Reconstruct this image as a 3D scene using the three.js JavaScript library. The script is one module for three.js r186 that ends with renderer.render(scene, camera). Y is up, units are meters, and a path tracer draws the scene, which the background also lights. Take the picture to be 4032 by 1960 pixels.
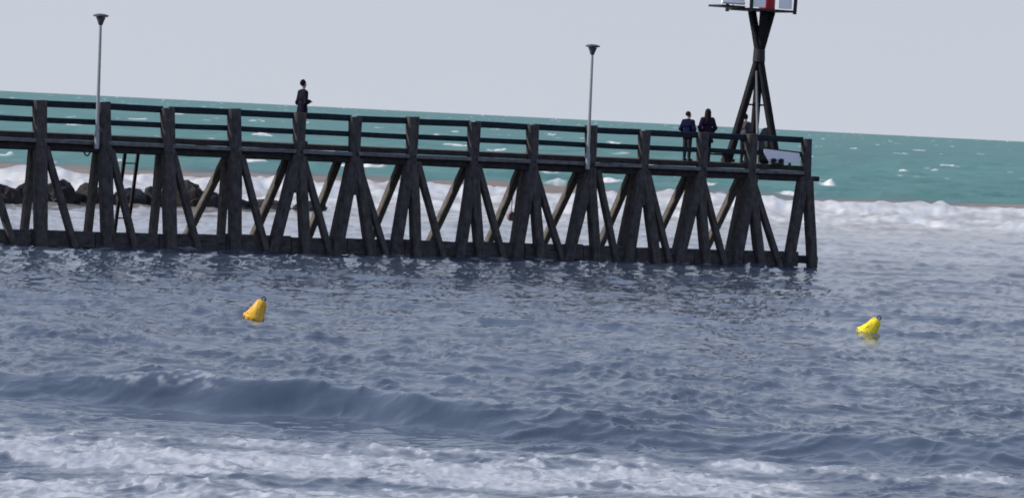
import * as THREE from 'three';
import { mergeGeometries } from 'three/addons/utils/BufferGeometryUtils.js';

// ───────────────────────── camera, sky, sun, exposure ─────────────────────────
const scene = new THREE.Scene();
const DEG = Math.PI / 180;
const camera = new THREE.PerspectiveCamera(7.816, 1024 / 497, 0.5, 60000);
camera.position.set(0, 4.7, 0);
camera.rotation.order = 'YXZ';
camera.rotation.set(-2.091 * DEG, 0, 2.845 * DEG);   // the photographer held the phone a little askew
camera.focus = 30; camera.userData.fStop = 11;          // digital zoom: nothing is quite sharp
camera.updateMatrixWorld();

const renderer = new THREE.WebGLRenderer({ antialias: true });
renderer.toneMapping = THREE.LinearToneMapping;
renderer.toneMappingExposure = 1.0;
renderer.shadowMap.enabled = true;
renderer.shadowMap.type = THREE.PCFSoftShadowMap;
renderer.setSize(1024, 497);

// seeded numbers and noise
function rng(seed) { let a = seed >>> 0; return () => { a = (a + 0x6D2B79F5) | 0; let t = Math.imul(a ^ (a >>> 15), 1 | a); t = (t + Math.imul(t ^ (t >>> 7), 61 | t)) ^ t; return ((t ^ (t >>> 14)) >>> 0) / 4294967296; }; }
const PERM = new Uint8Array(512), GX = new Float32Array(256), GY = new Float32Array(256);
{ const r = rng(77), p = [...Array(256).keys()]; for (let i = 255; i > 0; i--) { const j = Math.floor(r() * (i + 1)); [p[i], p[j]] = [p[j], p[i]]; } for (let i = 0; i < 512; i++) PERM[i] = p[i & 255]; for (let i = 0; i < 256; i++) { const a = r() * 6.28318; GX[i] = Math.cos(a); GY[i] = Math.sin(a); } }
function noise(x, y) {                                // gradient noise, about -1..1
  const xi = Math.floor(x), yi = Math.floor(y), fx = x - xi, fy = y - yi, X = xi & 255, Y = yi & 255;
  const u = fx * fx * fx * (fx * (fx * 6 - 15) + 10), v = fy * fy * fy * (fy * (fy * 6 - 15) + 10);
  const a = PERM[X + PERM[Y]], b = PERM[X + 1 + PERM[Y]], c = PERM[X + PERM[Y + 1]], d = PERM[X + 1 + PERM[Y + 1]];
  const n0 = GX[a] * fx + GY[a] * fy, n1 = GX[b] * (fx - 1) + GY[b] * fy, n2 = GX[c] * fx + GY[c] * (fy - 1), n3 = GX[d] * (fx - 1) + GY[d] * (fy - 1);
  return 1.55 * (n0 + u * (n1 - n0) + v * (n2 - n0 + u * (n0 - n1 - n2 + n3)));
}
const fbm = (x, y, o = 4) => { let s = 0, a = 1, t = 0; for (let i = 0; i < o; i++) { s += a * noise(x + 17 * i, y - 31 * i); t += a; a *= 0.55; x *= 2.03; y *= 2.03; } return s / t; };
const clamp = (v, a = 0, b = 1) => Math.min(b, Math.max(a, v));
const smooth = (a, b, v) => { const t = clamp((v - a) / (b - a)); return t * t * (3 - 2 * t); };
const mix = (a, b, t) => a + (b - a) * t;

// thin even overcast veil, paler towards the horizon
{
  const W = 512, Hh = 256, d = new Float32Array(W * Hh * 4);
  for (let j = 0; j < Hh; j++) for (let i = 0; i < W; i++) {
    const el = ((j + 0.5) / Hh - 0.5) * 180, az = (i / W) * Math.PI * 2;
    const t = 1 - Math.exp(-Math.max(0, el - 1) / 24);
    const veil = 1 + 0.035 * fbm(3 * Math.cos(az) + 9, 3 * Math.sin(az) + el * 0.09, 3);
    const k = (j * W + i) * 4;
    d[k] = mix(0.575, 0.31, t) * veil; d[k + 1] = mix(0.615, 0.43, t) * veil; d[k + 2] = mix(0.69, 0.73, t) * veil; d[k + 3] = 1;
  }
  const sky = new THREE.DataTexture(d, W, Hh, THREE.RGBAFormat, THREE.FloatType);
  sky.mapping = THREE.EquirectangularReflectionMapping; sky.magFilter = THREE.LinearFilter; sky.minFilter = THREE.LinearFilter; sky.needsUpdate = true;
  scene.background = sky; scene.environment = sky; scene.environmentIntensity = 1;
}
const sun = new THREE.DirectionalLight(new THREE.Color(1, 0.945, 0.86), 4.2);
sun.position.set(-118, 84, -92); sun.target.position.set(0, 0, -110);
sun.castShadow = true; sun.shadow.radius = 2.5; sun.shadow.mapSize.set(2048, 2048);
Object.assign(sun.shadow.camera, { left: -60, right: 60, top: 60, bottom: -60, near: 1, far: 400 });
scene.add(sun, sun.target);

// ───────────────────────── helpers ─────────────────────────
const taken = {};
const numbered = n => { if (!(n in taken)) { taken[n] = 0; return n; } taken[n]++; return `${n}_${String(taken[n]).padStart(3, '0')}`; };
function dress(o) { o.traverse(m => { if (m.isMesh) { m.castShadow = true; m.receiveShadow = true; } }); return o; }
function thing(name, label, category, [x, y, z] = [0, 0, 0], turn = 0, group) {
  const o = new THREE.Group(); o.name = numbered(name); o.position.set(x, y, z); o.rotation.y = turn;
  o.userData = { label, category }; if (group) o.userData.group = group; scene.add(o); return o;
}
function part(name, geo, mat, parent, label) {
  const m = new THREE.Mesh(geo, mat); m.name = name; m.castShadow = m.receiveShadow = true; if (label) m.userData.label = label; parent.add(m); return m;
}
const V = (x, y, z) => new THREE.Vector3(x, y, z);
// chamfered timber from a to b, section width (along `side`) by depth; uv in metres
function timber(a, b, width, depth, side = V(1, 0, 0), seed = 1, taper = 0) {
  const r = rng(seed * 7919 + 13), ax = b.clone().sub(a), len = ax.length(); ax.normalize();
  const sx = side.clone().addScaledVector(ax, -side.dot(ax)).normalize(), sz = sx.clone().cross(ax).normalize();
  const c = Math.min(width, depth) * 0.13, w = width / 2, d = depth / 2, n = Math.max(2, Math.round(len / 0.8));
  const ring = [[-w + c, -d], [w - c, -d], [w, -d + c], [w, d - c], [w - c, d], [-w + c, d], [-w, d - c], [-w, -d + c]];
  const P = [], U = [], I = []; const u0 = r() * 3, v0 = r() * 5; let per = [0]; for (let i = 0; i < 8; i++) { const p = ring[i], q = ring[(i + 1) % 8]; per.push(per[i] + Math.hypot(p[0] - q[0], p[1] - q[1])); }
  const rows = []; for (let k = 0; k <= n; k++) rows.push({ ox: (r() - 0.5) * width * 0.05, oz: (r() - 0.5) * depth * 0.05, s: (1 + (r() - 0.5) * 0.05) * (1 - taper * (1 - k / n)) });
  // eight flat faces, each with its own vertices
  for (let i = 0; i < 8; i++) for (let k = 0; k <= n; k++) for (const e of [0, 1]) {
    const p = ring[(i + e) % 8], R = rows[k], t = k / n;
    const q = a.clone().addScaledVector(ax, t * len).addScaledVector(sx, p[0] * R.s + R.ox).addScaledVector(sz, p[1] * R.s + R.oz);
    P.push(q.x, q.y, q.z); U.push(u0 + per[i + e], v0 + t * len);
  }
  for (let i = 0; i < 8; i++) for (let k = 0; k < n; k++) { const o = i * (n + 1) * 2 + k * 2; I.push(o, o + 1, o + 2, o + 1, o + 3, o + 2); }
  for (const k of [0, n]) {
    const o = P.length / 3, R = rows[k];
    for (const p of ring) { const q = a.clone().addScaledVector(ax, k / n * len).addScaledVector(sx, p[0] * R.s + R.ox).addScaledVector(sz, p[1] * R.s + R.oz); P.push(q.x, q.y, q.z); U.push(u0 + p[0], v0 + p[1]); }
    for (let i = 1; i < 7; i++) k ? I.push(o, o + i + 1, o + i) : I.push(o, o + i, o + i + 1);
  }
  const g = new THREE.BufferGeometry(); g.setAttribute('position', new THREE.Float32BufferAttribute(P, 3)); g.setAttribute('uv', new THREE.Float32BufferAttribute(U, 2)); g.setIndex(I); g.computeVertexNormals(); return g;
}
function rod(a, b, r0, r1 = r0, seg = 12) {
  const len = a.distanceTo(b), g = new THREE.CylinderGeometry(r1, r0, len, seg); g.translate(0, len / 2, 0);
  g.applyQuaternion(new THREE.Quaternion().setFromUnitVectors(V(0, 1, 0), b.clone().sub(a).normalize())); g.translate(a.x, a.y, a.z); return g;
}
const box = (x, y, z, w, h, d) => { const g = new THREE.BoxGeometry(w, h, d); g.translate(x, y, z); return g; };
const lathe = (pts, seg = 24) => new THREE.LatheGeometry(pts.map(p => new THREE.Vector2(p[0], p[1])), seg);

// ───────────────────────── materials ─────────────────────────
function woodMaterial(seed, base, dark, rough = 0.85) {
  const S = 512, r = rng(seed), col = new Uint8Array(S * S * 4), bmp = new Uint8Array(S * S * 4), ox = r() * 90;
  const enc = v => Math.round(255 * (v <= 0.0031308 ? 12.92 * v : 1.055 * Math.pow(v, 1 / 2.4) - 0.055));
  for (let j = 0; j < S; j++) for (let i = 0; i < S; i++) {
    const x = i / S, y = j / S;                                  // texture covers 0.8 m across the grain, 2.4 m along it
    const g1 = fbm(ox + x * 26, y * 3, 4), g2 = noise(ox + x * 90, y * 4 + 40), blot = fbm(ox + x * 4 + 8, y * 9, 3), crack = 1 - smooth(0.0, 0.07, Math.abs(noise(ox + x * 17 + 0.4 * noise(x * 5, y * 12), y * 1.6 + 9)));
    let t = clamp(0.5 + 0.55 * g1 + 0.18 * g2 + 0.6 * blot); const k = (j * S + i) * 4;
    const cr = crack * smooth(-0.1, 0.3, noise(x * 6 + 3, y * 5));
    for (let c = 0; c < 3; c++) col[k + c] = enc(mix(dark[c], base[c], t) * (1 - 0.75 * cr));
    bmp[k] = bmp[k + 1] = bmp[k + 2] = Math.round(255 * clamp(0.6 + 0.25 * g1 + 0.12 * g2 - 0.6 * cr)); col[k + 3] = bmp[k + 3] = 255;
  }
  const tex = (a, srgb) => { const t = new THREE.DataTexture(a, S, S, THREE.RGBAFormat); t.wrapS = t.wrapT = THREE.RepeatWrapping; t.magFilter = THREE.LinearFilter; t.minFilter = THREE.LinearMipmapLinearFilter; t.generateMipmaps = true; if (srgb) t.colorSpace = THREE.SRGBColorSpace; t.repeat.set(1 / 0.8, 1 / 2.4); t.needsUpdate = true; return t; };
  return new THREE.MeshPhysicalMaterial({ map: tex(col, true), bumpMap: tex(bmp, false), bumpScale: 0.012, roughness: rough, metalness: 0, specularIntensity: 0.4 });
}
const lin = (r, g, b) => new THREE.Color().setRGB(r, g, b);
const mat = (r, g, b, rough = 0.7, metal = 0, extra = {}) => new THREE.MeshStandardMaterial({ color: lin(r, g, b), roughness: rough, metalness: metal, ...extra });
const cloth = (r, g, b) => new THREE.MeshPhysicalMaterial({ color: lin(r, g, b), roughness: 0.95, specularIntensity: 0.15 });
const M = {
  pile: woodMaterial(3, [0.098, 0.088, 0.09], [0.026, 0.024, 0.026]),
  pileB: woodMaterial(11, [0.11, 0.097, 0.094], [0.028, 0.025, 0.027]),
  braceSunlit: woodMaterial(21, [0.175, 0.157, 0.14], [0.06, 0.054, 0.05]),  // paler than the piles: sunlight on the rear members is put into the colour
  beam: woodMaterial(31, [0.05, 0.045, 0.045], [0.015, 0.014, 0.016]),
  wale: woodMaterial(41, [0.2, 0.19, 0.2], [0.08, 0.075, 0.08]),
  rail: woodMaterial(51, [0.022, 0.034, 0.045], [0.008, 0.013, 0.018]),
  plank: woodMaterial(61, [0.12, 0.11, 0.1], [0.05, 0.045, 0.042]),
  tar: woodMaterial(71, [0.018, 0.017, 0.02], [0.007, 0.007, 0.009]),
  iron: mat(0.02, 0.02, 0.022, 0.6, 0.4), galv: mat(0.3, 0.31, 0.32, 0.5, 0.3), galvDark: mat(0.09, 0.085, 0.1, 0.55, 0.3),
  white: mat(0.88, 0.87, 0.86, 0.45), red: mat(0.36, 0.012, 0.02, 0.4), black: mat(0.012, 0.012, 0.016, 0.7), lens: new THREE.MeshPhysicalMaterial({ color: lin(0.8, 0.1, 0.1), roughness: 0.1, transmission: 0.8, thickness: 0.05 }),
  skin: mat(0.42, 0.26, 0.19, 0.6), hairDark: cloth(0.018, 0.013, 0.012), navy: cloth(0.007, 0.009, 0.03), black2: cloth(0.012, 0.01, 0.02), plum: cloth(0.02, 0.012, 0.028), jean: cloth(0.02, 0.026, 0.05), grey: cloth(0.075, 0.072, 0.085), charcoal: cloth(0.03, 0.03, 0.036), shoe: mat(0.03, 0.03, 0.03, 0.7),
};

// ───────────────────────── the sea ─────────────────────────
// the pier's frame: s runs along it (out to sea), w across it (away from the beach), y up
const A = V(-15.0665, 0, -107.2413), TH = 30.4914 * DEG, PX = Math.cos(TH), PZ = -Math.sin(TH), NX = Math.sin(TH), NZ = Math.cos(TH);
const pierAt = (s, y, w = 0) => V(A.x + PX * s - NX * w, y, A.z + PZ * s - NZ * w);
const acrossPier = (x, z) => -((x - A.x) * NX + (z - A.z) * NZ);       // metres beyond the pier's landward face
const alongPier = (x, z) => (x - A.x) * PX + (z - A.z) * PZ;
const CREST = [[-30, -56, 0.16], [-9, -55.8, 0.17], [-6.9, -55.4, 0.21], [-5.2, -55.1, 0.29], [-3.6, -54.9, 0.3], [-2.1, -54.5, 0.28], [-0.9, -53.6, 0.23], [0.3, -52.7, 0.17], [2, -52.2, 0.13], [4, -51.9, 0.12], [6, -51.7, 0.14], [8, -51.5, 0.17], [30, -50, 0.14]];
function crestAt(x) { let i = 0; while (i < CREST.length - 2 && x > CREST[i + 1][0]) i++; const a = CREST[i], b = CREST[i + 1], t = smooth(0, 1, clamp((x - a[0]) / (b[0] - a[0]))); return [mix(a[1], b[1], t), mix(a[2], b[2], t)]; }
const wave = (a, b, L, st, k) => { const n = noise(a / (L * st) + 13.7 * k, b / L - 7.3 * k); return n; };
const ridge = (a, b, L, st, k) => { const n = noise(a / (L * st) + 5.1 * k, b / L + 9.2 * k); return 0.6 - 1.9 * Math.abs(n); };
const crestLine = (a, b, L, st, k) => { const n = noise(a / (L * st) + 5.1 * k, b / L + 9.2 * k), c = Math.max(0, 1 - 2.3 * Math.abs(n)); return c * (0.45 + 0.55 * c) * (0.65 + 0.7 * noise(a / (L * 2.2) + k, b / (L * 2.5) - k)); };
const seaOut = { h: 0, r: 0, g: 0, b: 0 };
function sea(x, z, cell) {
  const q = acrossPier(x, z), s = alongPier(x, z), d = Math.hypot(x, z);
  const off = smooth(60, 110, q), belt = smooth(12, 40, q) * (1 - off);
  // wind chop: crest lines run mostly across the view
  const wx = x + 0.5 * noise(x / 3, z / 4), wz = z + 0.7 * noise(x / 2.6 + 40, z / 5);
  const a = wx * 0.985 + wz * 0.17, b = wz * 0.985 - wx * 0.17, a2 = wx * 0.95 - wz * 0.3, b2 = wz * 0.95 + wx * 0.3;
  const f = L => smooth(0.55, 1.5, L / cell);
  let h = 0;
  const calm = 1.06 - 0.25 * smooth(0.1, 0.6, noise(x / 14 + 3, z / 22));
  h += 0.075 * wave(a, b, 5.2, 1.7, 1) * f(5.2);
  h += 0.085 * crestLine(a2, b2, 2.6, 1.7, 2) * f(2.6) * calm;
  h += 0.085 * crestLine(a, b, 1.3, 1.5, 3) * f(1.25) * calm;
  h += 0.06 * crestLine(a2, b2, 0.75, 1.3, 4) * f(0.62) * calm;
  h += 0.032 * crestLine(a, b2, 0.42, 1.2, 11) * f(0.42) * calm;
  h += 0.006 * wave(a, b, 0.27, 1.0, 5) * f(0.27);
  // the low wave rearing up near the beach
  const [zc, hc] = crestAt(x + 0.25 * noise(x / 1.6, 3)); const t = z - zc + 0.3 * noise(x / 1.4, z / 2.4) + 0.07 * noise(x / 0.5, z / 0.9);
  const shore = smooth(zc - 1, zc + 3, z);                                // the smooth water ahead of it
  if (t > -9 && t < 4.2) { const prof = t < 0 ? Math.exp(-t * t / 4) : 1 - smooth(-0.1, 1.25, t) * 1.15 + 0.15 * smooth(1.4, 4, t); h = h * (1 - 0.75 * clamp(4.5 * hc - 0.35) * smooth(-0.3, 0.3, t) * (1 - smooth(3, 4.2, t))) + 1.3 * hc * prof * (0.92 + 0.16 * noise(x / 1.3, z / 3)); }
  if (shore > 0) h *= mix(1, 0.62, shore * smooth(zc + 1.5, zc + 5, z));
  // open sea beyond the breakers
  if (off > 0) h += off * (0.42 * ridge(a2, b2, 17, 1.5, 6) * f(17) + 0.36 * ridge(a, b, 8, 1.3, 7) * f(8) + 0.2 * wave(a, b, 4, 1.1, 8) * f(4) + smooth(250, 600, d) * (0.5 * ridge(a2, b2, 42, 1.4, 9) * f(42) + 0.6 * ridge(a, b, 90, 1.4, 10) * f(90)));
  // breakers: two rollers parallel to the pier
  let foam = 0;
  const q1 = q + 2.6 * noise(s / 14, 2) + 0.9 * noise(s / 3.5, 6) - 70, h1 = 0.74 * (0.85 + 0.3 * noise(s / 11 + 5, 1) + 0.22 * noise(s / 3.7, 11));
  h += h1 * (q1 > 0 ? Math.exp(-q1 * q1 / 26) : Math.exp(-q1 * q1 / 13));
  const q2 = q + 2.2 * noise(s / 9 + 30, 4) + 0.8 * noise(s / 2.8, 9) - 53, h2 = 0.5 * clamp(0.65 + 0.6 * noise(s / 10 + 15, 7));
  h += h2 * (q2 > 0 ? Math.exp(-q2 * q2 / 12) : Math.exp(-q2 * q2 / 7));
  // foam cover, by lacy noise
  const lace = 1 - Math.abs(noise(x / 1.5 + 0.4 * noise(x, z), z / 4.2)) * 1.5, lace2 = 1 - Math.abs(noise(x / 0.55, z / 1.7 + 9)) * 1.5, puff = fbm(x / 2.2, z / 5, 3);
  let cover = 0;
  if (q > -4 && q < 80) {
    const edge = 0.7 * noise(s / 1.3, q / 2), b1 = smooth(-9, -4, q1 + 2.5 * noise(s / 6, q / 5)) * (1 - smooth(0.2, 1.4, q1 + edge)), b2 = smooth(-9, -4, q2 + 2.5 * noise(s / 5 + 9, q / 5)) * (1 - smooth(0.2, 1.6, q2 + edge)), b3 = 0.8 * Math.exp(-((q - 39 + 3 * noise(s / 8 + 2, 3)) ** 2) / 9) * smooth(-0.3, 0.3, noise(s / 9 + 1, 8));
    const body = Math.max(b1, b2, b3), broken = 0.8 * smooth(0.0, 0.42, noise(s / 4 + 3, q / 2) + 0.45 * noise(s / 1.2, q / 0.8));
    cover = Math.max(cover, body * (0.9 + 0.5 * puff - 0.8 * broken * (1 - 0.5 * smooth(64, 70, q))));
    const inner = smooth(2, 11, q) * (1 - smooth(46, 56, q)) * mix(0.85, 0.75, smooth(28, 33, s));
    cover = Math.max(cover, inner * (0.36 + 0.55 * puff + 0.35 * lace * lace2));
  }
  if (q > 85) { // whitecaps
    const wc = noise(x / 5.5 + 3, z / 11), gate = noise(x / 30, z / 60 + 5);
    cover = Math.max(cover, smooth(0.62, 0.72, wc + 0.24 * gate + 0.1 * noise(x / 1.2, z / 4) - 0.1 * smooth(250, 700, q)) * 0.9);
  }
  if (z > -53) { // wash near the beach
    const l1 = z + 45.8 - 0.12 * x, l2 = z + 46.2 - 0.1 * (x - 2.4);
    const m1 = 1.1 * Math.exp(-l1 * l1 / 5) * (1 - smooth(0.2, 2.2, x)), m2 = 1.1 * Math.exp(-l2 * l2 / 5) * smooth(-1.2, 0.6, x) * (1 - smooth(3, 5, x)), m3 = 0.75 * smooth(-45.6, -42, z), m4 = 0.6 * Math.exp(-((z + 49 - 0.05 * x) ** 2) / 1.6);
    const m = Math.max(m1, m2, m3, m4);
    const dash = noise(x / 0.95 + 3, z / 0.75 + 0.3 * noise(x / 0.5, z)), lump = 0.5 * noise(x / 0.3, z / 0.75) + 0.5 * noise(x / 0.13 + 8, z / 0.34);
    cover = Math.max(cover, Math.max(0.38 * smooth(0.26, 0.5, m * (0.7 + 0.45 * dash + 0.35 * lump)), smooth(0.42, 0.49, m * (0.63 + 0.6 * lump + 0.4 * dash)) * (0.72 + 0.25 * noise(x / 0.2, z / 0.5))));
  }
  if (q > -1.6 && q < 1.4 && s > -4 && s < 30) cover = Math.max(cover, 0.7 * smooth(0.22, 0.45, noise(s / 0.55 + 7, q / 0.8) + 0.3 * noise(s / 2.5, 4)) * (1 - smooth(0.5, 1.5, Math.abs(q + 0.1))));
  // small crumble on the crest of the near wave
  if (t > -0.55 && t < 0.5 && x > -6.4 && x < -4.1) cover = Math.max(cover, 0.5 * smooth(0.2, 0.5, 0.8 * noise(x / 0.22, z / 0.2) + 0.2) * smooth(-6.4, -5.8, x) * (1 - smooth(-4.5, -4.1, x)) * (1 - smooth(0.1, 0.5, t)));
  foam = clamp(cover);
  if (foam > 0 && q > 25) h += foam * smooth(25, 45, q) * (0.3 * noise(s / 2.2, q / 1.5) + 0.2 * noise(s / 0.9, q / 0.8) + 0.05 * noise(x / 0.4, z / 0.6));
  else if (foam > 0.1) h += foam * (0.03 * noise(x / 0.24, z / 0.4) + 0.016 * noise(x / 0.1, z / 0.2) + 0.01);
  // body colour of the water: silty grey-blue inshore, stirred-up sand at the breakers, green offshore
  const turb = 0.85 + 0.3 * fbm(x / 9, z / 25, 3);
  let r = 0.054 * turb, g = 0.074 * turb, bl = 0.108 * turb;
  const sand = smooth(14, 60, q) * (1 - smooth(mix(116, 98, smooth(25, 42, s)), mix(136, 110, smooth(25, 42, s)) + 8 * noise(s / 30, 5), q));
  r = mix(r, 0.21, sand); g = mix(g, 0.155, sand); bl = mix(bl, 0.115, sand);
  const green = smooth(mix(118, 98, smooth(25, 42, s)), mix(138, 112, smooth(25, 42, s)), q + 7 * noise(s / 18, q / 12));
  const gv = 1 + 0.22 * fbm(x / 40, z / 120, 3);
  r = mix(r, 0.06 * gv, green); g = mix(g, 0.17 * gv, green); bl = mix(bl, 0.146 * gv, green);
  const fv = (0.93 + 0.1 * noise(x / 0.5, z / 0.9)) * (z > -53 ? 0.74 : q < 45 ? mix(0.62, 1, smooth(30, 50, q)) : 1);
  seaOut.h = h + 0.1; const wm = smooth(20, 40, q); seaOut.r = mix(r, 0.80 * fv, foam); seaOut.g = mix(g, mix(0.79, 0.76, wm) * fv, foam); seaOut.b = mix(bl, mix(0.8, 0.71, wm) * fv, foam);
  return seaOut;
}
{
  const cols = []; const fine = 9.6, NF = 880;
  for (let i = -24; i < 0; i++) cols.push(-fine - 70 * Math.pow(-i / 24, 1.6));
  for (let i = 0; i <= NF; i++) cols.push(-fine + 2 * fine * i / NF);
  for (let i = 1; i <= 24; i++) cols.push(fine + 70 * Math.pow(i / 24, 1.6));
  const rows = []; for (let i = 0; i < 30; i++) rows.push(3 + 35 * i / 30);
  const r0 = 38, r1 = 260, NR = 640; for (let i = 0; i <= NR; i++) rows.push(1 / mix(1 / r0, 1 / r1, i / NR));
  const NQ = 240; for (let i = 1; i <= NQ; i++) rows.push(1 / mix(1 / r1, 1 / 9000, i / NQ)); rows.push(16000, 40000);
  const C = cols.length, R = rows.length, P = new Float32Array(C * R * 3), K = new Float32Array(C * R * 3), U = new Float32Array(C * R * 2), I = [], J = [];
  let n = 0;
  for (let j = 0; j < R; j++) {
    const dr = j ? rows[j] - rows[j - 1] : 1;
    for (let i = 0; i < C; i++) {
      const an = cols[i] * DEG, x = rows[j] * Math.sin(an), z = -rows[j] * Math.cos(an), dc = rows[j] * (i ? cols[i] - cols[i - 1] : 1) * DEG;
      const o = sea(x, z, Math.max(dr, dc)); P[n * 3] = x; P[n * 3 + 1] = o.h * (rows[j] > 3000 ? 0.5 : 1); P[n * 3 + 2] = z; K[n * 3] = o.r; K[n * 3 + 1] = o.g; K[n * 3 + 2] = o.b; U[n * 2] = x; U[n * 2 + 1] = -z;
      if (i && j) (acrossPier(x, z) > 76 ? J : I).push(n, n - C, n - C - 1, n, n - C - 1, n - 1);
      n++;
    }
  }
  const g = new THREE.BufferGeometry(); g.setAttribute('position', new THREE.BufferAttribute(P, 3)); g.setAttribute('color', new THREE.BufferAttribute(K, 3)); g.setAttribute('uv', new THREE.BufferAttribute(U, 2)); g.setIndex(new THREE.BufferAttribute(Uint32Array.from(I.concat(J)), 1)); g.computeVertexNormals();
  const sheet = (index, from) => { const at = new Map(), q = new Uint32Array(index.length), keep = []; index.forEach((v, k) => { if (!at.has(v)) { at.set(v, keep.length); keep.push(v); } q[k] = at.get(v); }); const o = new THREE.BufferGeometry(); for (const [nm, w] of [['position', 3], ['normal', 3], ['color', 3], ['uv', 2]]) { const src = from.attributes[nm].array, d = new Float32Array(keep.length * w); keep.forEach((v, k) => { for (let c = 0; c < w; c++) d[k * w + c] = src[v * w + c]; }); o.setAttribute(nm, new THREE.BufferAttribute(d, w)); } o.setIndex(new THREE.BufferAttribute(q, 1)); return o; };
  // fine ripples
  const S = 512, bm = new Uint8Array(S * S * 4);
  const tn = (x, y, px, py, k) => { const u = x / px, v = y / py, n = (i, j) => noise(x + k - i * px, y + k - j * py); return (n(0, 0) * (1 - u) + n(1, 0) * u) * (1 - v) + (n(0, 1) * (1 - u) + n(1, 1) * u) * v; };
  for (let j = 0; j < S; j++) for (let i = 0; i < S; i++) { const x = i / S, y = j / S; const v = 0.5 + 0.3 * tn(x * 9, y * 9, 9, 9, 3) + 0.2 * tn(x * 21, y * 21, 21, 21, 50); bm.fill(Math.round(255 * clamp(v)), (j * S + i) * 4, (j * S + i) * 4 + 3); bm[(j * S + i) * 4 + 3] = 255; }
  const bt = new THREE.DataTexture(bm, S, S, THREE.RGBAFormat); bt.wrapS = bt.wrapT = THREE.RepeatWrapping; bt.magFilter = THREE.LinearFilter; bt.repeat.set(1 / 2.3, 1 / 2.9); bt.needsUpdate = true;
  const water = new THREE.MeshPhysicalMaterial({ color: 0xffffff, vertexColors: true, roughness: 0.13, metalness: 0, ior: 1.33, bumpMap: bt, bumpScale: 0.012 });
  const open = new THREE.MeshPhysicalMaterial({ color: 0xffffff, vertexColors: true, roughness: 0.42, metalness: 0, ior: 1.33, specularIntensity: 0.45, bumpMap: bt, bumpScale: 0.03 });
  for (const [nm, ix, m, label] of [['inshore_water', I, water, 'choppy grey-blue water between the beach and the breakers'], ['open_sea', J, open, 'green open sea with whitecaps out to the horizon']]) { const o = new THREE.Mesh(sheet(ix, g), m); o.name = nm; o.receiveShadow = o.castShadow = true; o.userData = { kind: 'structure', label }; scene.add(o); }
}

// ───────────────────────── the timber pier ─────────────────────────
const pier = thing('timber_pier', 'long dark weathered timber pier on raking piles standing in the sea', 'pier', [A.x, 0, A.z], TH);
const pv = (s, y, w) => V(s, y, -w);                                    // a point in the pier's own frame
const POST_S = [1.026, 3.074, 5.174, 7.41, 9.651, 11.604, 13.633, 15.86, 18.027, 20.221, 22.258, 24.534, 26.472, 28.702];
POST_S.unshift(-1.05, -3.15);
const at2 = i => POST_S[i + 2];
// [s at the top, height of the top, s at 0.7 m under water], by bent
const MAIN = { '-1': [-1.0, 3.1, -0.75], 0: [1.064, 3.077, 1.327], 1: [3.111, 3.097, 3.528], 2: [5.198, 3.116, 5.582], 3: [7.436, 3.08, 7.738] };
const LEFT = { 4: [9.523, 2.667, 8.752], 5: [11.539, 2.491, 11.008], 6: [13.536, 2.559, 13.09], 7: [15.814, 2.385, 15.484], 8: [17.977, 2.456, 17.524], 9: [20.098, 2.398, 19.374], 10: [22.145, 2.464, 21.787], 11: [24.36, 2.405, 23.608], 12: [26.475, 2.34, 25.961], 13: [28.618, 2.94, 28.086] };
const RIGHT = { 4: [9.861, 2.188, 10.174], 5: [11.857, 2.501, 12.553], 6: [13.788, 2.317, 14.084], 7: [16.007, 2.264, 16.402], 8: [18.203, 2.335, 18.661], 9: [20.351, 2.405, 20.754], 10: [22.464, 2.473, 23.123], 11: [24.56, 2.41, 25.056], 12: [26.647, 2.345, 27.258], 13: [28.85, 2.948, 29.3] };
const RAKER = { '-1': [-0.697, 2.986, 0.731], 0: [1.289, 3.062, 2.67], 1: [3.391, 3.107, 4.596], 2: [5.463, 3.006, 6.726], 3: [7.79, 2.947, 9.048], 4: [9.933, 2.878, 11.255], 5: [11.967, 2.506, 13.276], 6: [13.952, 2.911, 15.295], 7: [16.244, 2.652, 17.508], 8: [18.4, 2.47, 19.765], 9: [20.642, 2.802, 21.686], 10: [22.621, 2.609, 23.794], 11: [24.767, 2.549, 25.973], 12: [26.825, 2.484, 28.252] };
const FAR = { 3: [8.329, 2.73, 6.613], 4: [10.54, 2.935, 9.008], 5: [12.375, 2.964, 10.945], 6: [14.585, 2.802, 13.158], 7: [16.976, 2.835, 15.286], 8: [19.067, 2.883, 17.515], 9: [21.25, 2.815, 19.51], 10: [23.399, 2.955, 21.773], 11: [25.568, 2.87, 23.772], 12: [27.724, 2.876, 25.909] };
const BACK = { 0: [1.163, 2.225, 0.974], 1: [3.245, 2.297, 3.017], 2: [5.348, 2.249, 5.212], 3: [7.595, 2.326, 7.524], 5: [11.764, 2.219, 11.217], 8: [18.181, 2.174, 17.864], 9: [20.398, 2.245, 19.885], 10: [22.38, 2.308, 21.853], 11: [24.592, 2.247, 23.979], 12: [26.678, 2.312, 26.114] };
let sd = 1;
const upto = ([s, y, sb], Y) => { const k = (Y + 0.7) / (y + 0.7); return [sb + (s - sb) * k, Y]; };   // the same line carried up to height Y
const bolt = new THREE.CylinderGeometry(0.028, 0.028, 0.03, 8); bolt.rotateX(Math.PI / 2);
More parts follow.
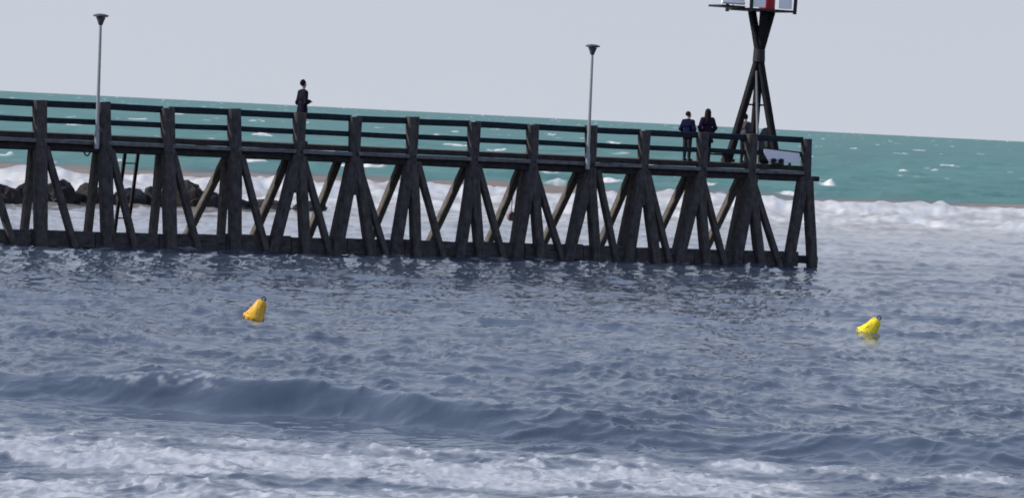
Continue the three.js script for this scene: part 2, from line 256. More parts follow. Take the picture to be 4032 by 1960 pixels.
for (let i = -2; i <= 13; i++) {
  const s = at2(i), end = i === 13, wdt = end ? 0.28 : 0.38;
  const low = i in MAIN ? -0.9 : end ? 2.75 : 2.0;
  const foot = i in MAIN ? MAIN[i][2] : s + 0.06;
  const p = part('post', timber(pv(foot, low, 0), pv(s, 4.47 + 0.05 * Math.sin(i * 2.3), 0), wdt, 0.3, V(1, 0, 0), sd++, i in MAIN || end ? 0 : 0.3), i % 2 ? M.pile : M.pileB, pier);
  for (const y of [3.28, 3.08]) { const b = part('bolt', bolt, M.iron, p); b.position.set(s + (foot - s) * (4.47 - y) / (4.47 - low) + 0.05, y, i in MAIN || end ? 0.155 : y < 3.2 ? 0.172 : 0.155); }
  for (const [T, w, wd, nm, m, top] of [[LEFT, 0, 0.33, 'pile', M.pile, 3.15], [RIGHT, 0, 0.29, 'pile', M.pileB, 3.12], [RAKER, 0.02, 0.2, 'raking_strut', M.pileB, 3.1], [BACK, 0.8, 0.22, 'rear_pile', M.braceSunlit, 2.98], [FAR, 2.5, 0.22, 'rear_brace', M.braceSunlit, 3.02]]) if (i in T) {
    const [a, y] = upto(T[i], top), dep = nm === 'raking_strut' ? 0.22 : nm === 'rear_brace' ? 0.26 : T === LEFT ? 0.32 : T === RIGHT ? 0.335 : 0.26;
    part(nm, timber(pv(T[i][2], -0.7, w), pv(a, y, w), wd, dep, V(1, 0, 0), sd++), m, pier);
  }
  // far-side pile of the same bent and the cross beam that carries the deck
  part('cross_beam', timber(pv(s + 0.24, 3.2, 0.26), pv(s + 0.24, 3.2, 2.9), 0.22, 0.2, V(1, 0, 0), sd++), M.beam, pier);
}
// railing and deck edge, bay by bay
for (let i = -2; i < 13; i++) {
  const a = at2(i) + 0.12, b = at2(i + 1) - 0.12, r = rng(500 + i), j = () => (r() - 0.5) * 0.02;
  const up = V(0, 0, 1);
  part('top_rail', timber(pv(a, 4.375 + j(), 0.09), pv(b, 4.375 + j(), 0.09), 0.14, 0.2, up, sd++), M.rail, pier);
  part('middle_rail', timber(pv(a, 3.885 + j(), 0.1), pv(b, 3.885 + j(), 0.1), 0.08, 0.165, up, sd++), M.rail, pier);
  part('edge_board', timber(pv(a, 3.425, 0.03), pv(b, 3.425, 0.03), 0.1, 0.17, up, sd++), M.beam, pier);
  part('wale', timber(pv(a, 3.275 + j(), -0.06), pv(b, 3.275 + j(), -0.06), 0.2, 0.12, up, sd++), M.wale, pier);
  part('stringer', timber(pv(a - 0.1, 3.10 + j(), 0.1), pv(b + 0.1, 3.10 + j(), 0.1), 0.22, 0.23, up, sd++), M.beam, pier);
  part('stringer', timber(pv(a - 0.1, 3.13, 2.72), pv(b + 0.1, 3.13, 2.72), 0.22, 0.26, up, sd++), M.beam, pier);
  part('lower_wale', timber(pv(at2(i) - 0.02, 0.39 + j() * 3, 0.16), pv(at2(i + 1) - 0.05, 0.39 + j() * 3, 0.16), 0.24, 0.5, up, sd++), M.pile, pier);
}
part('lower_wale', timber(pv(28.68, 0.38, 0.16), pv(29.45, 0.36, 0.16), 0.24, 0.26, V(0, 0, 1), sd++), M.beam, pier);
part('stringer', timber(pv(28.6, 3.09, 0.1), pv(29.3, 3.09, 0.1), 0.22, 0.17, V(0, 0, 1), sd++), M.beam, pier);
// deck planks laid across
{
  const r = rng(9); const step = 0.2; let k = 0; const variants = [];
  for (let v = 0; v < 4; v++) variants.push(timber(V(0, 0, -0.1), V(0, 0, -2.95), 0.185, 0.075, V(1, 0, 0), 900 + v));
  for (let s = -3.3; s < 28.85; s += step, k++) { const p = part('deck_plank', variants[k % 4], M.plank, pier); p.position.set(s, 3.465 + (r() - 0.5) * 0.008, (r() - 0.5) * 0.03); }
}

// ───────────────────────── lamp posts ─────────────────────────
function lampPost(s, lean, label) {
  const b = pierAt(s, 3.1, -0.27), g = thing('lamp_post', label, 'lamp post', [b.x, b.y, b.z], TH, 'lamp posts along the pier');
  part('pole', mergeGeometries([rod(V(0, 0, 0), V(lean, 3.7, 0), 0.058, 0.042, 14).toNonIndexed(), new THREE.CylinderGeometry(0.075, 0.075, 0.5, 12).translate(0, 0.26, 0).toNonIndexed()]), M.galv, g);
  for (const y of [0.12, 0.4]) part('bracket', box(0, y, -0.06, 0.16, 0.05, 0.14), M.galvDark, g);
  const h = new THREE.Group(); h.name = 'lamp_head'; h.position.set(lean, 3.68, 0); g.add(h);
  part('funnel', lathe([[0.001, 0], [0.06, 0.005], [0.085, 0.08], [0.13, 0.2], [0.15, 0.24], [0.001, 0.24]], 20), M.galvDark, h);
  part('cap', lathe([[0.001, 0.242], [0.2, 0.25], [0.235, 0.27], [0.23, 0.3], [0.12, 0.335], [0.001, 0.345]], 24), M.galvDark, h);
  return g;
}
lampPost(2.80, -0.05, 'thin pale lamp post by the second pier post, at the landward end');
lampPost(19.99, -0.03, 'thin pale lamp post nearer the light tower, farther out along the pier');

// ───────────────────────── light tower ─────────────────────────
{
  const c = pierAt(27.56, 3.51, 1.4), g = thing('light_tower', 'harbour light tower on crossing timber legs with a red and white head', 'light tower', [c.x, c.y, c.z], TH);
  const H1 = 5.1, feet = [[-0.84, 0.3, 0.35, -0.1], [0.55, -0.6, -0.25, 0.2], [0.5, 0.85, -0.1, -0.3]];   // foot and head of each leg
  feet.forEach(([ps, pw, qs, qw], k) => {
    const p = V(ps, 0, -pw), q = V(qs, H1, -qw);
    const leg = part('leg', timber(p, q, 0.22, 0.22, V(1, 0, 0), 300 + k), M.tar, g);
    part('shoe', box(p.x, 0.06, p.z, 0.34, 0.1, 0.34), M.iron, leg);
    const t = 0.385, m = p.clone().lerp(q, t), hub = V(-0.02, H1 * t, 0);
    part('tie_rod', rod(m, hub, 0.03), M.iron, g);
    const t2 = 0.83, m2 = p.clone().lerp(q, t2); part('tie_rod', rod(m2, V(0, H1 * t2, 0), 0.045), M.iron, g);
  });
  part('hub', new THREE.SphereGeometry(0.1, 14, 10).translate(-0.02, H1 * 0.385, 0), M.iron, g);
  part('collar', new THREE.CylinderGeometry(0.2, 0.22, 0.42, 10).translate(0.0, 3.62, 0), M.iron, g);
  part('conduit_pipe', rod(V(0.05, 0, 0.2), V(-0.12, 3.1, 0.05), 0.045), M.galv, g);
  // head
  part('platform', mergeGeometries([box(-0.05, H1 + 0.035, 0, 1.75, 0.07, 1.5)]), M.iron, g);
  const gal = part('gallery', box(-1.4, H1 + 0.09, 0, 0.94, 0.07, 0.8), M.iron, g);
  part('gallery_panel', box(-1.4, H1 + 0.52, 0.36, 0.9, 0.72, 0.025), M.white, gal);
  for (const x of [-1.83, -1.4]) part('gallery_rail_post', rod(V(x, H1 + 0.12, 0.38), V(x, H1 + 1.1, 0.38), 0.022), M.white, gal);
  for (const y of [0.22, 0.62, 1.1]) part('gallery_rail', rod(V(-1.86, H1 + y, 0.38), V(-0.95, H1 + y, 0.38), y < 0.3 ? 0.05 : 0.025), M.white, gal);
  for (const [x, z] of [[-0.9, 0.72], [0.86, 0.72], [-0.9, -0.72], [0.86, -0.72]]) part('corner_post', timber(V(x, H1 - 0.05, z), V(x + (x > 0 ? 0.05 : 0), H1 + 1.3, z), 0.1, 0.1, V(1, 0, 0), 340), M.iron, g);
  for (const [x0, x1] of [[-0.82, -0.3], [0.26, 0.76]]) part('side_panel', box((x0 + x1) / 2, H1 + 0.62, 0.66, x1 - x0, 1.02, 0.03), M.white, g);
  part('lantern_drum', lathe([[0.001, 0], [0.27, 0], [0.27, 1.5], [0.31, 1.52], [0.31, 1.6], [0.001, 1.6]], 28).translate(-0.03, H1 + 0.075, 0.36), M.red, g);
  part('lantern', lathe([[0.001, 0], [0.16, 0], [0.16, 0.28], [0.1, 0.36], [0.001, 0.38]], 20).translate(-0.03, H1 + 1.68, 0.36), M.lens, g);
  for (const y of [1.05, 1.3]) part('hand_rail', rod(V(-0.9, H1 + y, 0.72), V(0.9, H1 + y, 0.72), 0.022), M.white, g);
}

// ───────────────────────── things on and under the deck ─────────────────────────
{ // pale board on the rail by the pier head
  const c = pierAt(27.76, 3.55, 0.02), g = thing('notice_board', 'pale grey panel fixed to the railing beside the last post', 'panel', [c.x, c.y, c.z], TH);
  const sh = new THREE.Shape(); sh.moveTo(-0.74, 0.47); sh.lineTo(0.68, 0.37); sh.lineTo(0.72, 0.08); sh.lineTo(-0.3, 0.03); sh.lineTo(-0.52, 0.04); sh.lineTo(-0.73, 0.3); sh.closePath();
  part('sheet', new THREE.ExtrudeGeometry(sh, { depth: 0.02, bevelEnabled: true, bevelSize: 0.008, bevelThickness: 0.006, bevelSegments: 1 }), mat(0.75, 0.75, 0.8, 0.7), g);
  part('batten', timber(V(-0.76, 0.49, 0.0), V(0.72, 0.4, 0.0), 0.05, 0.05, V(0, 0, 1), 77), M.beam, g);
}
[[27.36, 'rounded black mooring bollard under the pale panel, the nearer to the tower'], [27.66, 'rounded black mooring bollard under the middle of the pale panel'], [28.3, 'small black mooring bollard beside the last pier post']].forEach(([s, label], k) => {
  const c = pierAt(s, 3.505, -0.0 + (k === 2 ? 0.35 : -0.09) + 0.0), sc = k === 2 ? 0.75 : 1, g = thing('mooring_bollard', label, 'bollard', [c.x, c.y, c.z], TH, 'bollards at the pier head');
  part('stem', lathe([[0.001, 0], [0.1 * sc, 0], [0.07 * sc, 0.03], [0.065 * sc, 0.13], [0.001, 0.13]], 16), M.black, g);
  part('cap', lathe([[0.001, 0.1], [0.08 * sc, 0.11], [0.1 * sc, 0.15], [0.085 * sc, 0.2], [0.001, 0.225]], 16), M.black, g);
});
{ // bench behind the rail
  const c = pierAt(25.5, 3.505, 0.75), g = thing('deck_bench', 'dark timber bench on the deck between the standing couple and the tower', 'bench', [c.x, c.y, c.z], TH);
  for (const z of [-0.14, 0, 0.14]) part('seat_slat', box(0, 0.42, z, 1.3, 0.045, 0.12), M.beam, g);
  for (const y of [0.26, 0.34]) part('back_slat', box(0, y + 0.0, 0.22, 1.3, 0.06, 0.03), M.beam, g);
  for (const x of [-0.5, 0.5]) part('leg', box(x, 0.2, 0, 0.08, 0.39, 0.36), M.beam, g);
}
{ // covered bundle inside the tower's foot
  const c = pierAt(27.95, 3.505, 1.35), g = new THREE.IcosahedronGeometry(1, 4), p = g.attributes.position;
  for (let i = 0; i < p.count; i++) { const x = p.getX(i), y = p.getY(i), z = p.getZ(i), k = 1 + 0.13 * noise(x * 2 + 4, y * 2 + z) + 0.05 * noise(x * 6, y * 6 + z * 3); p.setXYZ(i, x * 0.33 * k * (1 - 0.25 * y), Math.max(0, y * 0.62 * k + 0.6), z * 0.3 * k); }
  g.computeVertexNormals(); const o = new THREE.Mesh(g, mat(0.07, 0.068, 0.075, 0.9)); o.name = numbered('covered_bundle'); o.position.copy(c); o.userData = { label: 'grey covered bundle heaped inside the right foot of the light tower', category: 'bundle' }; scene.add(dress(o));
}
{ // ladder on the far side
  const c = pierAt(5.42, 0, 2.95), g = thing('access_ladder', 'thin dark ladder hanging under the pier between the second and third posts', 'ladder', [c.x, 0, c.z], TH);
  part('ladder_rail', timber(V(-0.55, -0.5, 0), V(-0.2, 3.25, 0), 0.1, 0.08, V(1, 0, 0), 81), M.beam, g); part('ladder_rail', timber(V(-0.12, -0.5, 0), V(0.24, 3.25, 0), 0.1, 0.08, V(1, 0, 0), 82), M.beam, g);
  for (const y of [0.4, 0.95, 2.65]) { const x = -0.55 + 0.35 * (y + 0.5) / 3.75; part('rung', rod(V(x, y, 0), V(x + 0.43, y, 0), 0.02), M.iron, g); }
}
{ // loop of rope
  const pts = []; for (let i = 0; i <= 14; i++) { const t = i / 14; pts.push(V(-0.14 + 0.3 * t, -0.02 - 0.17 * Math.sin(Math.PI * Math.min(1, t * 1.15)), 0)); }
  const c = pierAt(2.85, 3.06, 0.5), o = new THREE.Mesh(new THREE.TubeGeometry(new THREE.CatmullRomCurve3(pts), 20, 0.022, 6), mat(0.03, 0.05, 0.05, 0.9)); o.name = numbered('rope_loop'); o.position.copy(c); o.rotation.y = TH;
  o.userData = { label: 'short loop of dark rope hanging below the deck left of the first lamp post', category: 'rope' }; scene.add(dress(o));
}
{ // small pink float seen between the piles
  const c = pierAt(18.93, 1.42, 2.62), g = thing('pink_float', 'small faded pink float hung among the piles below the middle of the pier', 'float', [c.x, c.y, c.z], TH);
  part('ball', lathe([[0.001, -0.16], [0.08, -0.14], [0.14, -0.05], [0.145, 0.04], [0.1, 0.12], [0.04, 0.16], [0.03, 0.19], [0.001, 0.2]], 20), mat(0.24, 0.16, 0.17, 0.6), g);
  part('cord', rod(V(0, 0.18, 0), V(0.05, 1.6, 0.02), 0.012, 0.012, 6), M.charcoal, g);
}

// ───────────────────────── yellow buoys ─────────────────────────
function buoy(x, z, y, tilt, turn, color, label) {
  const g = thing('marker_buoy', label, 'buoy', [x, y, z], turn, 'yellow buoys on the water'); const k = new THREE.Group(); k.name = 'float'; k.rotation.z = tilt; k.scale.setScalar(1.16); g.add(k);
  const m = mat(...color, 0.42); { const S = 64, d = new Uint8Array(S * S * 4); for (let i = 0; i < S * S; i++) { const u = (i % S) / S, v = Math.floor(i / S) / S, n = fbm(6 * Math.cos(u * 6.283) + 20 + x, 6 * Math.sin(u * 6.283) + v * 9, 4), k = 255 * clamp(1 - 0.5 * smooth(0.05, 0.5, n) - 0.45 * smooth(0.0, 0.25, n + 0.4 - 1.6 * v)); d[i * 4] = k; d[i * 4 + 1] = k * 0.97; d[i * 4 + 2] = k * 0.9; d[i * 4 + 3] = 255; } m.map = new THREE.DataTexture(d, S, S); m.map.colorSpace = THREE.SRGBColorSpace; m.map.magFilter = THREE.LinearFilter; m.map.wrapS = THREE.RepeatWrapping; m.map.needsUpdate = true; }
  part('hull', lathe([[0.001, -0.28], [0.1, -0.27], [0.135, -0.2], [0.205, -0.02], [0.22, 0.01], [0.215, 0.035], [0.19, 0.06], [0.14, 0.18], [0.115, 0.3], [0.095, 0.365], [0.055, 0.385], [0.001, 0.39]], 28), m, k);
  part('lifting_eye', new THREE.TorusGeometry(0.035, 0.011, 8, 16).translate(0, 0.42, 0), M.iron, k);
  return g;
}
buoy(-5.42, -77.3, 0.11, -24 * DEG, 0.2, [0.72, 0.42, 0.015], 'ochre yellow cone buoy leaning right, off the middle of the pier on the left');
buoy(8.14, -82.7, 0.13, -36 * DEG, 0.1, [0.92, 0.76, 0.01], 'bright lemon yellow cone buoy leaning far right, on the open water to the right');

// ───────────────────────── boulders behind the pier ─────────────────────────
{
  const m = new THREE.MeshPhysicalMaterial({ color: lin(0.01, 0.009, 0.01), roughness: 0.7, specularIntensity: 0.5 }), m2 = new THREE.MeshPhysicalMaterial({ color: lin(0.022, 0.018, 0.017), roughness: 0.8, specularIntensity: 0.5 });
  const rocks = [[14.25, 37.25, 0.64, 1.04, 0.9], [15.57, 37.76, 0.69, 1.07, 0.9], [17.23, 38.83, 0.56, 1.21, 0.9], [18.72, 39.43, 0.94, 1.24, 0.9], [20.53, 39.88, 0.76, 1.08, 0.9], [22.36, 40.34, 0.67, 0.98, 0.9], [23.81, 40.89, 0.68, 1.04, 0.9], [25.62, 41.32, 0.6, 1.47, 0.9], [26.41, 41.1, 0.78, 0.98, 0.9], [28.08, 41.41, 0.88, 0.8, 0.9], [30.02, 42.24, 0.89, 0.75, 0.9], [31.9, 42.31, 1.0, 0.77, 0.9], [33.64, 42.63, 0.9, 0.66, 0.9], [35.56, 43.05, 1.01, 0.67, 0.9], [37.81, 43.66, 1.02, 0.63, 0.9], [39.96, 44.19, 0.98, 0.64, 0.9], [41.98, 44.27, 1.04, 0.62, 0.9], [44.36, 44.9, 1.05, 0.59, 0.9], [46.62, 45.45, 1.01, 0.59, 0.9], [48.58, 45.45, 0.96, 0.58, 0.9]];
  const rockLabels = ['dark wet boulder at the far left edge, behind the pier', 'low dark boulder behind the pier, left of its first post', 'dark boulder behind the first post of the pier', 'broad dark boulder seen between the first two pier posts', 'dark boulder behind the second post and first lamp post', 'low dark boulder at the foot of the ladder behind the pier', 'dark boulder behind the third post of the pier', 'tall pointed boulder rising between the third and fourth posts', 'low dark boulder just right of the tall pointed one', 'low dark boulder behind the fourth post of the pier', 'low dark boulder awash between the fourth and fifth posts', 'low dark boulder awash between the fifth and sixth posts', 'low dark boulder behind the sixth post of the pier', 'low dark boulder awash between the sixth and seventh posts', 'low dark boulder behind the seventh post of the pier', 'low dark boulder behind the eighth post of the pier', 'low dark boulder awash between the eighth and ninth posts', 'low dark boulder behind the ninth post of the pier', 'low dark boulder awash between the ninth and tenth posts', 'low dark boulder behind the tenth post of the pier'];
  rocks.length = 12;                                             // the rest lies under water
  rocks.forEach(([s, w, rx, h0, rz], k) => {
    const h = h0 * (k > 8 ? 0.7 : 0.88);
    const g = new THREE.IcosahedronGeometry(1, 4), p = g.attributes.position, o = k * 11.3;
    for (let i = 0; i < p.count; i++) { const x = p.getX(i), y = p.getY(i), z = p.getZ(i); let f = 1 + 0.36 * noise(x * 1.3 + o, y * 1.3 + z * 1.1) + 0.2 * noise(x * 3.2 + z * 2 + o, y * 3.2 - z) + 0.08 * noise(x * 8 + z * 3, y * 8 + o); const st = 0.86; f = Math.min(f, st / Math.max(Math.abs(y * 0.93 + x * 0.3), 0.2) + 0.06); p.setXYZ(i, x * rx * f, y * h * f, z * rz * f); }
    g.computeVertexNormals(); const c = pierAt(s, 0, w), b = new THREE.Mesh(g, k % 3 === 1 ? m2 : m); b.name = numbered('boulder'); b.position.copy(c); b.rotation.y = TH + k; b.userData = { label: rockLabels[k], category: 'boulder', group: 'boulders awash behind the pier' }; scene.add(dress(b));
  });
}

// ───────────────────────── people ─────────────────────────
function surfaceNet(f, lo, hi, c) {
  const n = [0, 1, 2].map(k => Math.ceil((hi[k] - lo[k]) / c) + 1), [nx, ny, nz] = n, F = new Float32Array(nx * ny * nz), id = (i, j, k) => i + nx * (j + ny * k);
  for (let k = 0; k < nz; k++) for (let j = 0; j < ny; j++) for (let i = 0; i < nx; i++) F[id(i, j, k)] = f(lo[0] + i * c, lo[1] + j * c, lo[2] + k * c);
  const P = [], I = [], map = new Int32Array(nx * ny * nz).fill(-1), E = [[0, 1], [2, 3], [4, 5], [6, 7], [0, 2], [1, 3], [4, 6], [5, 7], [0, 4], [1, 5], [2, 6], [3, 7]];
  for (let k = 0; k < nz - 1; k++) for (let j = 0; j < ny - 1; j++) for (let i = 0; i < nx - 1; i++) {
    const v = []; let m = 0; for (let q = 0; q < 8; q++) { v[q] = F[id(i + (q & 1), j + (q >> 1 & 1), k + (q >> 2))]; if (v[q] < 0) m |= 1 << q; }
    if (m === 0 || m === 255) continue; let x = 0, y = 0, z = 0, t = 0;
    for (const [a, b] of E) if ((v[a] < 0) !== (v[b] < 0)) { const u = v[a] / (v[a] - v[b]); x += mix(a & 1, b & 1, u); y += mix(a >> 1 & 1, b >> 1 & 1, u); z += mix(a >> 2, b >> 2, u); t++; }
    map[id(i, j, k)] = P.length / 3; P.push(lo[0] + (i + x / t) * c, lo[1] + (j + y / t) * c, lo[2] + (k + z / t) * c);
  }
  const quad = (a, b, d, e, flip) => { if (a < 0 || b < 0 || d < 0 || e < 0) return; flip ? I.push(a, e, d, a, d, b) : I.push(a, b, d, a, d, e); };
  for (let k = 1; k < nz - 1; k++) for (let j = 1; j < ny - 1; j++) for (let i = 1; i < nx - 1; i++) {
    const s = F[id(i, j, k)] < 0;
    if (s !== F[id(i + 1, j, k)] < 0) quad(map[id(i, j - 1, k - 1)], map[id(i, j, k - 1)], map[id(i, j, k)], map[id(i, j - 1, k)], !s);
    if (s !== F[id(i, j + 1, k)] < 0) quad(map[id(i - 1, j, k - 1)], map[id(i - 1, j, k)], map[id(i, j, k)], map[id(i, j, k - 1)], !s);
    if (s !== F[id(i, j, k + 1)] < 0) quad(map[id(i - 1, j - 1, k)], map[id(i, j - 1, k)], map[id(i, j, k)], map[id(i - 1, j, k)], !s);
  }
  const g = new THREE.BufferGeometry(); g.setAttribute('position', new THREE.Float32BufferAttribute(P, 3)); g.setIndex(I); g.computeVertexNormals(); return g;
}
const capsule = (x, y, z, b, grow = 0) => { const [ax, ay, az, bx, by, bz, ra, rb] = b, dx = bx - ax, dy = by - ay, dz = bz - az; const t = clamp(((x - ax) * dx + (y - ay) * dy + (z - az) * dz) / (dx * dx + dy * dy + dz * dz + 1e-9)); return Math.hypot(x - ax - t * dx, y - ay - t * dy, z - az - t * dz) - mix(ra, rb, t) - grow; };
const smin = (a, b, k) => { const h = clamp(0.5 + 0.5 * (b - a) / k); return mix(b, a, h) - k * h * (1 - h); };
const field = (bones, grow = 0, k = 0.035) => (x, y, z) => { let d = 9; for (const b of bones) { d = smin(d, capsule(x, y, z, b, grow), k); } return d; };
function person(label, at, turn, height, o) {
  const g = thing('person', label, 'person', at, turn, 'people on the pier'), S = height / 1.75;
  const sh = 0.185 * (o.slim ? 0.9 : 1), legs = [], feet = [], arms = [], hands = [];
  for (const e of [-1, 1]) {
    const k = e * (o.stance || 0.09), st = e * (o.stride || 0);
    legs.push([e * 0.085, 0.92, 0, k, 0.48, 0.02 + st * 0.5, 0.088, 0.058], [k, 0.48, 0.02 + st * 0.5, k * 1.05, 0.08, st, 0.058, 0.04]);
    feet.push([k * 1.05, 0.05, st - 0.03, k * 1.25, 0.035, st + 0.15, 0.042, 0.034]);
    const el = e < 0 ? o.elbowL : o.elbowR, wr = e < 0 ? o.wristL : o.wristR, s0 = [e * sh, 1.40, 0];
    arms.push([...s0, ...el, 0.056, 0.043], [...el, ...wr, 0.043, 0.03]);
    hands.push([el, wr, e]);
  }
  const torso = [[-0.07, 0.95, 0, 0.07, 0.95, 0, 0.115, 0.115], [-0.05, 1.08, 0, 0.05, 1.08, 0.01, 0.105, 0.105], [-0.085, 1.28, 0, 0.085, 1.28, 0, 0.108, 0.108], [-0.13, 1.39, -0.005, 0.13, 1.39, -0.005, 0.066, 0.066]];
  const hx = o.headTurn || 0, hc = Math.cos(hx), hs = Math.sin(hx), hp = (x, y, z) => [x * hc + z * hs, y, -x * hs + z * hc];
  const hb = (a, b, r0, r1) => [...hp(...a), ...hp(...b), r0, r1];
  const neck = [0, 1.42, 0, 0, 1.56, 0.015, 0.055, 0.05];
  const head = [hb([0, 1.665, -0.005], [0, 1.64, 0.015], 0.087, 0.08), hb([0, 1.59, 0.03], [0, 1.565, 0.045], 0.06, 0.045), hb([0, 1.645, 0.095], [0, 1.61, 0.112], 0.01, 0.014), hb([-0.083, 1.65, 0], [-0.085, 1.615, 0.005], 0.014, 0.011), hb([0.083, 1.65, 0], [0.085, 1.615, 0.005], 0.014, 0.011)];
  const eyes = [hp(-0.033, 1.638, 0.098), hp(0.033, 1.638, 0.098)], mouth = hb([-0.022, 1.572, 0.096], [0.022, 1.572, 0.096], 0.007, 0.007);
  const headF = (x, y, z) => { let d = 9; head.forEach((b, i) => d = smin(d, capsule(x, y, z, b), i < 2 ? 0.04 : 0.012)); for (const e of eyes) d = Math.max(d, 0.016 - Math.hypot(x - e[0], y - e[1], z - e[2])); return Math.max(d, -capsule(x, y, z, mouth)); };
  // body: one skin surface; head and hands on finer grids, merged in
  const bodyF = field([...legs, ...feet, ...torso, ...arms, neck]);
  const geos = [surfaceNet(bodyF, [-0.5, -0.03, -0.36], [0.5, 1.6, 0.5], 0.016), surfaceNet((x, y, z) => Math.min(headF(x, y, z), capsule(x, y, z, neck)), [-0.16, 1.44, -0.16], [0.16, 1.79, 0.17], 0.006)];
  for (const [el, wr, e] of hands) {
    const E = V(...el), W = V(...wr), dir = W.clone().sub(E).normalize(), up = Math.abs(dir.y) > 0.9 ? V(0, 0, 1) : V(0, 1, 0), side = dir.clone().cross(up).normalize(), nor = side.clone().cross(dir).normalize();
    const at2 = (a, b, c) => W.clone().addScaledVector(dir, a).addScaledVector(side, b).addScaledVector(nor, c), bn = (p, q, r0, r1) => [p.x, p.y, p.z, q.x, q.y, q.z, r0, r1];
    const palm = [bn(at2(-0.01, 0, 0), at2(0.03, 0, 0), 0.028, 0.024), bn(at2(0.03, -0.025, 0), at2(0.08, -0.028, 0), 0.017, 0.013), bn(at2(0.03, 0.025, 0), at2(0.08, 0.028, 0), 0.017, 0.013), bn(at2(0.04, 0, 0), at2(0.085, 0, 0), 0.017, 0.014)];
    const fing = []; [[-0.031, 0.06], [-0.011, 0.072], [0.01, 0.068], [0.03, 0.052]].forEach(([b, l]) => { fing.push(bn(at2(0.085, b, 0), at2(0.085 + l * 0.5, b * 1.08, -0.012), 0.0095, 0.009), bn(at2(0.085 + l * 0.5, b * 1.08, -0.012), at2(0.085 + l * 0.85, b * 1.1, -0.036), 0.009, 0.0075)); });
    const th = [bn(at2(0.02, -e * 0.028, 0), at2(0.055, -e * 0.056, -0.012), 0.014, 0.0105), bn(at2(0.055, -e * 0.056, -0.012), at2(0.088, -e * 0.06, -0.024), 0.0105, 0.008)];
    const pf = field(palm, 0, 0.02), all = [...fing, ...th];
    const c = at2(0.06, 0, 0); geos.push(surfaceNet((x, y, z) => { let d = pf(x, y, z); let f = 9; for (const b of all) f = Math.min(f, capsule(x, y, z, b)); return smin(d, f, 0.006); }, [c.x - 0.12, c.y - 0.12, c.z - 0.12], [c.x + 0.12, c.y + 0.12, c.z + 0.12], 0.005));
  }
  const body = part('body', mergeGeometries(geos), M.skin, g);
  const hem = o.hem || 0.84, flare = o.flare || 0;
  const sleeves = arms.map((b, i) => i % 2 ? [b[0], b[1], b[2], mix(b[0], b[3], 0.95), mix(b[1], b[4], 0.95), mix(b[2], b[5], 0.95), b[6], b[7] + 0.006] : b);
  const jf = field([...torso, ...sleeves, [0, 1.43, 0, 0, 1.47, 0.005, 0.07, 0.064], [-0.07, hem, 0, 0.07, hem, 0, 0.115 + flare, 0.115 + flare]], 0.02, 0.05);
  part('jacket', surfaceNet((x, y, z) => Math.max(jf(x, y, z) + 0.006 * noise(x * 22 + y * 6, y * 16 + z * 20), hem - 0.03 - y, y - 1.5 - 0.01 * z), [-0.52, hem - 0.08, -0.38], [0.52, 1.56, 0.52], 0.014), o.jacket, g);
  const tf = field([...legs, torso[0]], 0.016, 0.03);
  part('trousers', surfaceNet((x, y, z) => Math.max(tf(x, y, z) + 0.004 * noise(x * 30, y * 18 + z * 9), 0.07 - y, y - 1.0), [-0.34, 0.03, -0.34], [0.34, 1.05, 0.34], 0.016), o.trousers, g);
  const sf = field(feet, 0.012, 0.02); part('shoes', surfaceNet((x, y, z) => Math.max(Math.min(sf(x, y, z), field(legs, 0.012)(x, y, z)), y - 0.11, -y), [-0.3, -0.03, -0.3], [0.3, 0.15, 0.4], 0.012), M.shoe, g);
  const hair = [hb([0, 1.675, -0.018], [0, 1.66, -0.022], 0.095, 0.095)]; if (o.longHair) hair.push(hb([0, 1.62, -0.06], [0.0, 1.36, -0.1], 0.085, 0.06), hb([-0.07, 1.63, -0.01], [-0.09, 1.38, 0.0], 0.035, 0.03), hb([0.07, 1.63, -0.01], [0.09, 1.38, 0.0], 0.035, 0.03));
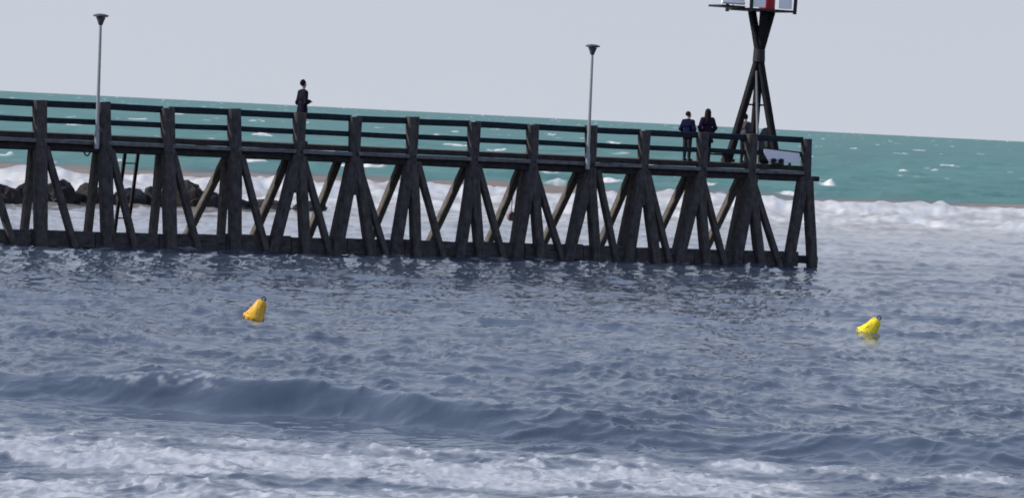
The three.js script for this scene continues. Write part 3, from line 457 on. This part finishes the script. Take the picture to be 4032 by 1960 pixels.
  const hf = field(hair, 0, 0.03); const faceAt = hp(0, 1.60, 0.125);
  part(o.hat ? 'woolly_hat' : 'hair', surfaceNet((x, y, z) => { let d = Math.max(hf(x, y, z), 0.088 - Math.hypot((x - faceAt[0]) * 0.95, (y - faceAt[1]) * 0.85, z - faceAt[2])); if (!o.longHair) d = Math.max(d, 1.6 - y); return d; }, [-0.2, 1.25, -0.24], [0.2, 1.86, 0.18], 0.009), o.hair || M.hairDark, g);
  g.scale.set(S * (o.narrow || 1), S, S * (o.narrow || 1)); void body; return g;
}
const onDeck = (s, w) => { const p = pierAt(s, 3.505, w); return [p.x, p.y, p.z]; };
const hang = (e, x = 0.27) => [e * x, 1.14, -0.03];
person('tall person in dark clothes alone at the railing, arms folded in, behind the fifth post', onDeck(10.06, 0.62), 2.2, 1.98, { narrow: 0.86, hat: true, hair: M.black2, jacket: M.black2, trousers: M.jean, elbowL: [-0.26, 1.13, -0.04], elbowR: [0.27, 1.13, -0.02], wristL: [-0.1, 1.17, 0.2], wristR: [0.1, 1.19, 0.2], slim: true });
person('person in a dark blue jacket, left of the couple standing near the tower', onDeck(24.47, 0.8), 2.6, 1.62, { jacket: M.navy, trousers: M.charcoal, elbowL: [-0.28, 1.13, -0.03], elbowR: [0.28, 1.13, -0.03], wristL: [-0.2, 0.98, 0.16], wristR: [0.2, 0.98, 0.16], headTurn: -0.5 });
person('person with long hair in a long black coat, right of the couple near the tower', onDeck(25.22, 0.78), 3.5, 1.74, { longHair: true, jacket: M.plum, trousers: M.black2, hem: 0.66, flare: 0.03, elbowL: [-0.27, 1.13, -0.05], elbowR: [0.31, 1.13, -0.08], wristL: [-0.2, 0.93, 0.08], wristR: [0.2, 0.98, 0.1], headTurn: -0.4 });
person('person in a grey jacket standing inside the legs of the light tower', onDeck(27.38, 1.75), 2.4, 1.64, { jacket: M.grey, trousers: M.charcoal, elbowL: hang(-1), elbowR: hang(1), wristL: [-0.27, 0.92, 0.08], wristR: [0.27, 0.92, 0.08], headTurn: 0.3 });

renderer.render(scene, camera);
